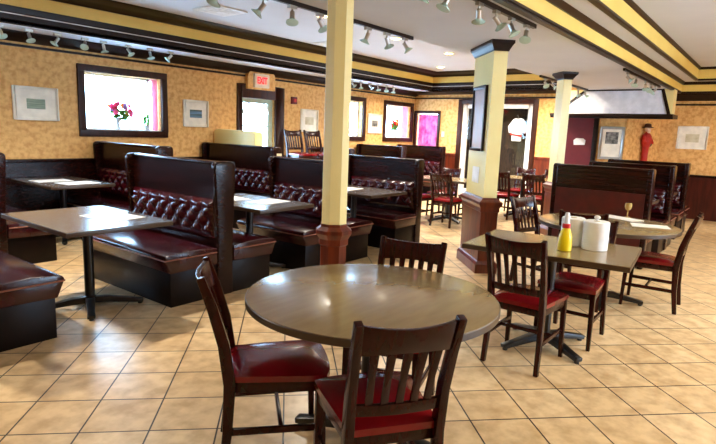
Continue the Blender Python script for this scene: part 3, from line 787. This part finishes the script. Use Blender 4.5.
# exit sign
t = thing('exit_sign', 'lit red EXIT sign in a tan box above the white door', 'exit sign', (7.01, YA, 2.35))
bm = NB(); prism(bm, [(-0.36, -0.16), (0.3, -0.16), (0.3, 0.1), (0.18, 0.26), (-0.22, 0.26), (-0.36, 0.08)], 'y', -0.1, 0.0)
obj('backing_box', bm, M['wall'], t, bevel=0.006)
obj('housing', B(-0.25, 0.1, -0.16, -0.1, -0.13, 0.11), M['exitface'], t, bevel=0.008)
fc = bpy.data.curves.new('exit_lettering', 'FONT'); fc.body = 'EXIT'; fc.size = 0.2; fc.extrude = 0.004; fc.align_x = 'CENTER'; fc.align_y = 'CENTER'; fc.offset = 0.006
fc.materials.append(M['exitred'])
ft = bpy.data.objects.new('lettering_curve', fc); C.objects.link(ft)
bpy.context.view_layer.update()
fm = bpy.data.meshes.new_from_object(ft.evaluated_get(bpy.context.evaluated_depsgraph_get()))
bpy.data.objects.remove(ft)
fo = bpy.data.objects.new('lettering', fm); C.objects.link(fo); fo.parent = t; fo.location = (-0.08, -0.163, -0.01); fo.rotation_euler = (PI/2, 0, 0); fo.scale = (0.58, 0.8, 1)
t = thing('fire_pull', 'small dark red fire alarm box right of the exit door', 'fire alarm', (7.89, YA, 2.06))
obj('case', B(-0.07, 0.07, -0.05, 0, -0.07, 0.07), M['maroon'], t, bevel=0.006); obj('handle', B(-0.03, 0.03, -0.065, -0.05, -0.03, 0.03), M['redcap'], t)
t = thing('thermostat', 'small thermostat on the far wall right of the magenta curtain', 'thermostat', (XB, 6.9, 1.52))
obj('cover', B(-0.03, 0, -0.045, 0.045, -0.07, 0.07), M['beige'], t, bevel=0.006); obj('dial', B(-0.04, -0.03, -0.02, 0.02, -0.02, 0.02), M['steel'], t)
# small white label on the booth wing
tag(obj('sticker', B(5.74, 5.84, 5.993, 5.999, 1.06, 1.13), M['beige']), 'small cream sticker on the wing of the tufted booth by the exit', 'sticker')
# red figurine on the recess wall
def wallpt(s): return Vector((11.9, 2.53, 0)).lerp(Vector((12.9, 2.09, 0)), s)
fp = wallpt(0.5); nrm = Vector((-0.44, -1.0, 0)).normalized()
t = thing('figurine', 'small red coated figurine with a brown hat on the wall above the dark booths', 'figurine', fp + nrm*0.085, math.atan2(-nrm.x, nrm.y)+PI/2)
# local +x faces away from the wall
body = NB()
lathe(body, [(0.05, 1.02), (0.062, 1.05), (0.06, 1.25), (0.065, 1.4), (0.085, 1.46), (0.095, 1.55), (0.09, 1.63), (0.06, 1.68), (0.032, 1.70), (0.03, 1.73)], n=24)
obj('body', body, M['coat'], t)
bm = NB(); ball(bm, (0.0, 0, 1.775), 0.062, 1, 1, 1.05); ball(bm, (0.03, 0, 1.735), 0.038, 1, 1, 1.3); obj('face', bm, M['skin'], t)
bm = NB(); lathe(bm, [(0.105, 1.80), (0.11, 1.81), (0.068, 1.82), (0.06, 1.87), (0.03, 1.885)], n=24); obj('hat', bm, M['hat'], t)
for s in (-1, 1): obj('arm', tube(NB(), [(0, s*0.08, 1.63), (0.03, s*0.12, 1.54), (0.09, s*0.07, 1.50)], [0.034, 0.032, 0.024], n=10), M['coat'], t)
bm = NB(); ball(bm, (0.0, 0.10, 1.50), 0.075, 0.8, 0.8, 1.2); obj('pack', bm, M['pack'], t)
bm = B(-0.085, 0.06, -0.07, 0.07, 0.98, 1.02); obj('stand', bm, M['hat'], t)

# flower vases on the window sills
def flowers(name, label, x, y, z, cols, seed, sc=1.0, group='flower vases'):
    rnd = random.Random(seed)
    t = thing('flower_vase', label, 'flower vase', (x, y, z), 0, group)
    obj('vase', lathe(NB(), [(0.035*sc, 0), (0.04*sc, 0.01), (0.028*sc, 0.06*sc), (0.024*sc, 0.1*sc), (0.04*sc, 0.17*sc), (0.036*sc, 0.172*sc)], n=20), M['ceramic'], t)
    st = NB(); lf = NB()
    for k in range(24):
        a = rnd.uniform(0, 2*PI); rr = rnd.uniform(0.02, 0.24)*sc; hh = rnd.uniform(0.25, 0.41)*sc - rr*0.25
        p = Vector((rr*math.cos(a)*1.05, rr*math.sin(a)*0.22, hh))
        tube(st, [(0, 0, 0.1*sc), (p.x*0.4, p.y*0.4, 0.1*sc+(p.z-0.1*sc)*0.55), p], 0.004, n=5)
        b = NB(); c = rnd.uniform(0.026, 0.04)*sc
        for q in range(6):
            aa = q*PI/3; ball(b, (p.x+c*0.7*math.cos(aa), p.y+c*0.4*math.sin(aa+1), p.z+c*0.7*math.sin(aa)), c*0.55, 1, 0.7, 1, sub=1)
        ball(b, p, c*0.6, sub=1)
        obj('blossom', b, M[cols[k % len(cols)]], t)
        ball(lf, (p.x*0.6+rnd.uniform(-.03, .03), p.y*0.6, p.z*0.75), 0.035*sc, 1.3, 0.4, 0.7, sub=1)
    obj('stems', st, M['leaf'], t); obj('leaves', lf, M['leaf'], t)
    return t
flowers('v', 'vase of pink and mixed flowers on the sill of the nearest window', 4.29, YA+0.07, W1[2]+0.012, ['pink', 'pink', 'lilac', 'orange', 'pink', 'redflower'], 3)
flowers('v', 'vase with red and orange flowers in the far window by the corner', 11.62, YA+0.07, W3[2]+0.012, ['redflower', 'redflower', 'orange', 'redflower'], 9, 1.15)
t = thing('potted_plant', 'tiny potted plant at the right end of the nearest window sill', 'plant', (4.74, YA+0.06, W1[2]+0.012))
obj('pot', lathe(NB(), [(0.03, 0), (0.042, 0.07), (0.044, 0.08), (0.036, 0.081)], n=16), M['ceramic'], t)
bm = NB()
for k in range(7): ball(bm, (0.03*math.cos(k*2.2), 0.015*math.sin(k*1.7), 0.1+0.018*k), 0.026, 0.8, 0.5, 1.4, sub=1)
obj('foliage', bm, M['leaf'], t)

# ---------------------------------------------------------------- lighting fixtures
def track(label, p0, p1, spots, z, seed, pale=False, group='track lights'):
    """rail from p0 to p1 under a ceiling at height z; spots at the given distances along x"""
    rnd = random.Random(seed)
    t = thing('track_light', label, 'track light', (0, 0, 0), 0, group)
    obj('rail', B(min(p0[0], p1[0]), max(p0[0], p1[0]), p0[1]-0.016, p0[1]+0.016, z-(0.014 if pale else 0.035), z), M['white' if pale else 'trim'], t)
    for x in spots:
        a = rnd.uniform(0, 2*PI); tilt = rnd.uniform(0.35, 0.9)
        base = Vector((x, p0[1], z-0.035))
        bm = box(NB(), x-0.04, x+0.04, p0[1]-0.016, p0[1]+0.016, z-0.06, z-0.035)
        d = Vector((math.sin(tilt)*math.cos(a), math.sin(tilt)*math.sin(a), -math.cos(tilt)))
        joint = base + Vector((0, 0, -0.065))
        tube(bm, [base + Vector((0, 0, -0.02)), joint], 0.008, n=8)
        tube(bm, [joint - d*0.02, joint + d*0.045], 0.019, n=12)
        s = obj('spot_head', bm, M['steel'], t)
        q = d.to_track_quat('Z', 'Y').to_matrix().to_4x4(); q.translation = joint + d*0.04
        g = lathe(NB(), [(0.018, 0), (0.022, 0.012), (0.038, 0.024), (0.05, 0.032), (0.05, 0.037), (0.03, 0.035)], n=20, mtx=q)
        obj('glass_shade', g, M['bulbglass'], s)
    return t
track('track of small spots above the nearest window and its left picture', (2.3, 7.15), (5.0, 7.15), [2.55, 2.85, 3.17, 3.5, 3.74, 4.08, 4.4, 4.73], 2.57, 1, True)
track('track of small spots above the far windows, right of the round pillar', (8.7, 7.15), (10.6, 7.15), [8.94, 9.22, 9.54, 9.83, 10.15, 10.43], 2.57, 2, True)
track('track of spots along the soffit edge left and right of the round pillar top', (2.2, 3.22), (5.0, 3.22), [2.5, 2.92, 3.23, 3.56, 4.23, 4.54, 4.86], 2.5, 3)
track('track of large glass spots above and left of the square pillar top', (2.6, 1.9), (4.95, 1.9), [3.08, 3.36, 3.83, 4.13, 4.43, 4.76], 2.5, 4)
track('far track of spots behind the small far pillar top', (8.8, 3.22), (11.45, 3.22), [9.05, 9.4, 9.8, 10.85, 11.3], 2.5, 5)
track('far track of spots in front of the grey sloped hood', (8.3, 1.88), (11.0, 1.88), [8.55, 9.1, 9.8, 10.25, 10.65], 2.5, 6)
for i, (x, y) in enumerate(((5.62, 5.05), (7.49, 5.13), (9.24, 5.13), (0.6, 5.1), (2.6, 5.1), (11.0, 5.1), (11.0, 6.3), (11.0, 4.1))):  # last two lamps are added to brighten the far wall
    names = ('lit recessed ceiling lamp just left of the round pillar top', 'lit recessed ceiling lamp right of the round pillar, behind the spot track', 'lit recessed ceiling lamp nearest the square pillar top',
             'recessed ceiling lamp over the near left booths', 'recessed ceiling lamp over the nearest whole booth', 'recessed ceiling lamp facing the far glass door, middle of three', 'added recessed lamp brightening the far wall, nearest the magenta curtain corner', 'added recessed lamp brightening the far wall, nearest the small pillar')
    t = thing('recessed_lamp', names[i], 'ceiling lamp', (x, y, 3.0), 0, 'recessed ceiling lamps')
    obj('trim_ring', lathe(NB(), [(0.085, -0.012), (0.1, -0.008), (0.1, 0.0)], n=28), M['white'], t)
    obj('lens', lathe(NB(), [(0.05, -0.022), (0.075, -0.012)], n=24), M['bulb'], t)
    l = bpy.data.lights.new('recessed_glow', 'SPOT'); l.energy = 220 if x < 9 else 300; l.color = (1.0, 0.9, 0.76); l.spot_size = 2.6; l.spot_blend = 0.8; l.shadow_soft_size = 0.06
    lo = bpy.data.objects.new('recessed_glow', l); lo.location = (x, y, 2.95); C.objects.link(lo)
for x, y, lab in ((4.75, 6.05, 'square white ceiling vent near the booths'), (7.5, 6.5, 'square white ceiling vent right of the round pillar')):
    t = thing('ceiling_vent', lab, 'vent', (x, y, 3.0), 0, 'ceiling vents')
    obj('frame', B(-0.25, 0.25, -0.25, 0.25, -0.02, 0), M['white'], t, bevel=0.006)
    for k in range(3):
        s = 0.2-0.06*k; obj('louver', B(-s, s, -s, s, -0.02-0.006*(k+1), -0.02-0.006*k), M['white'], t)
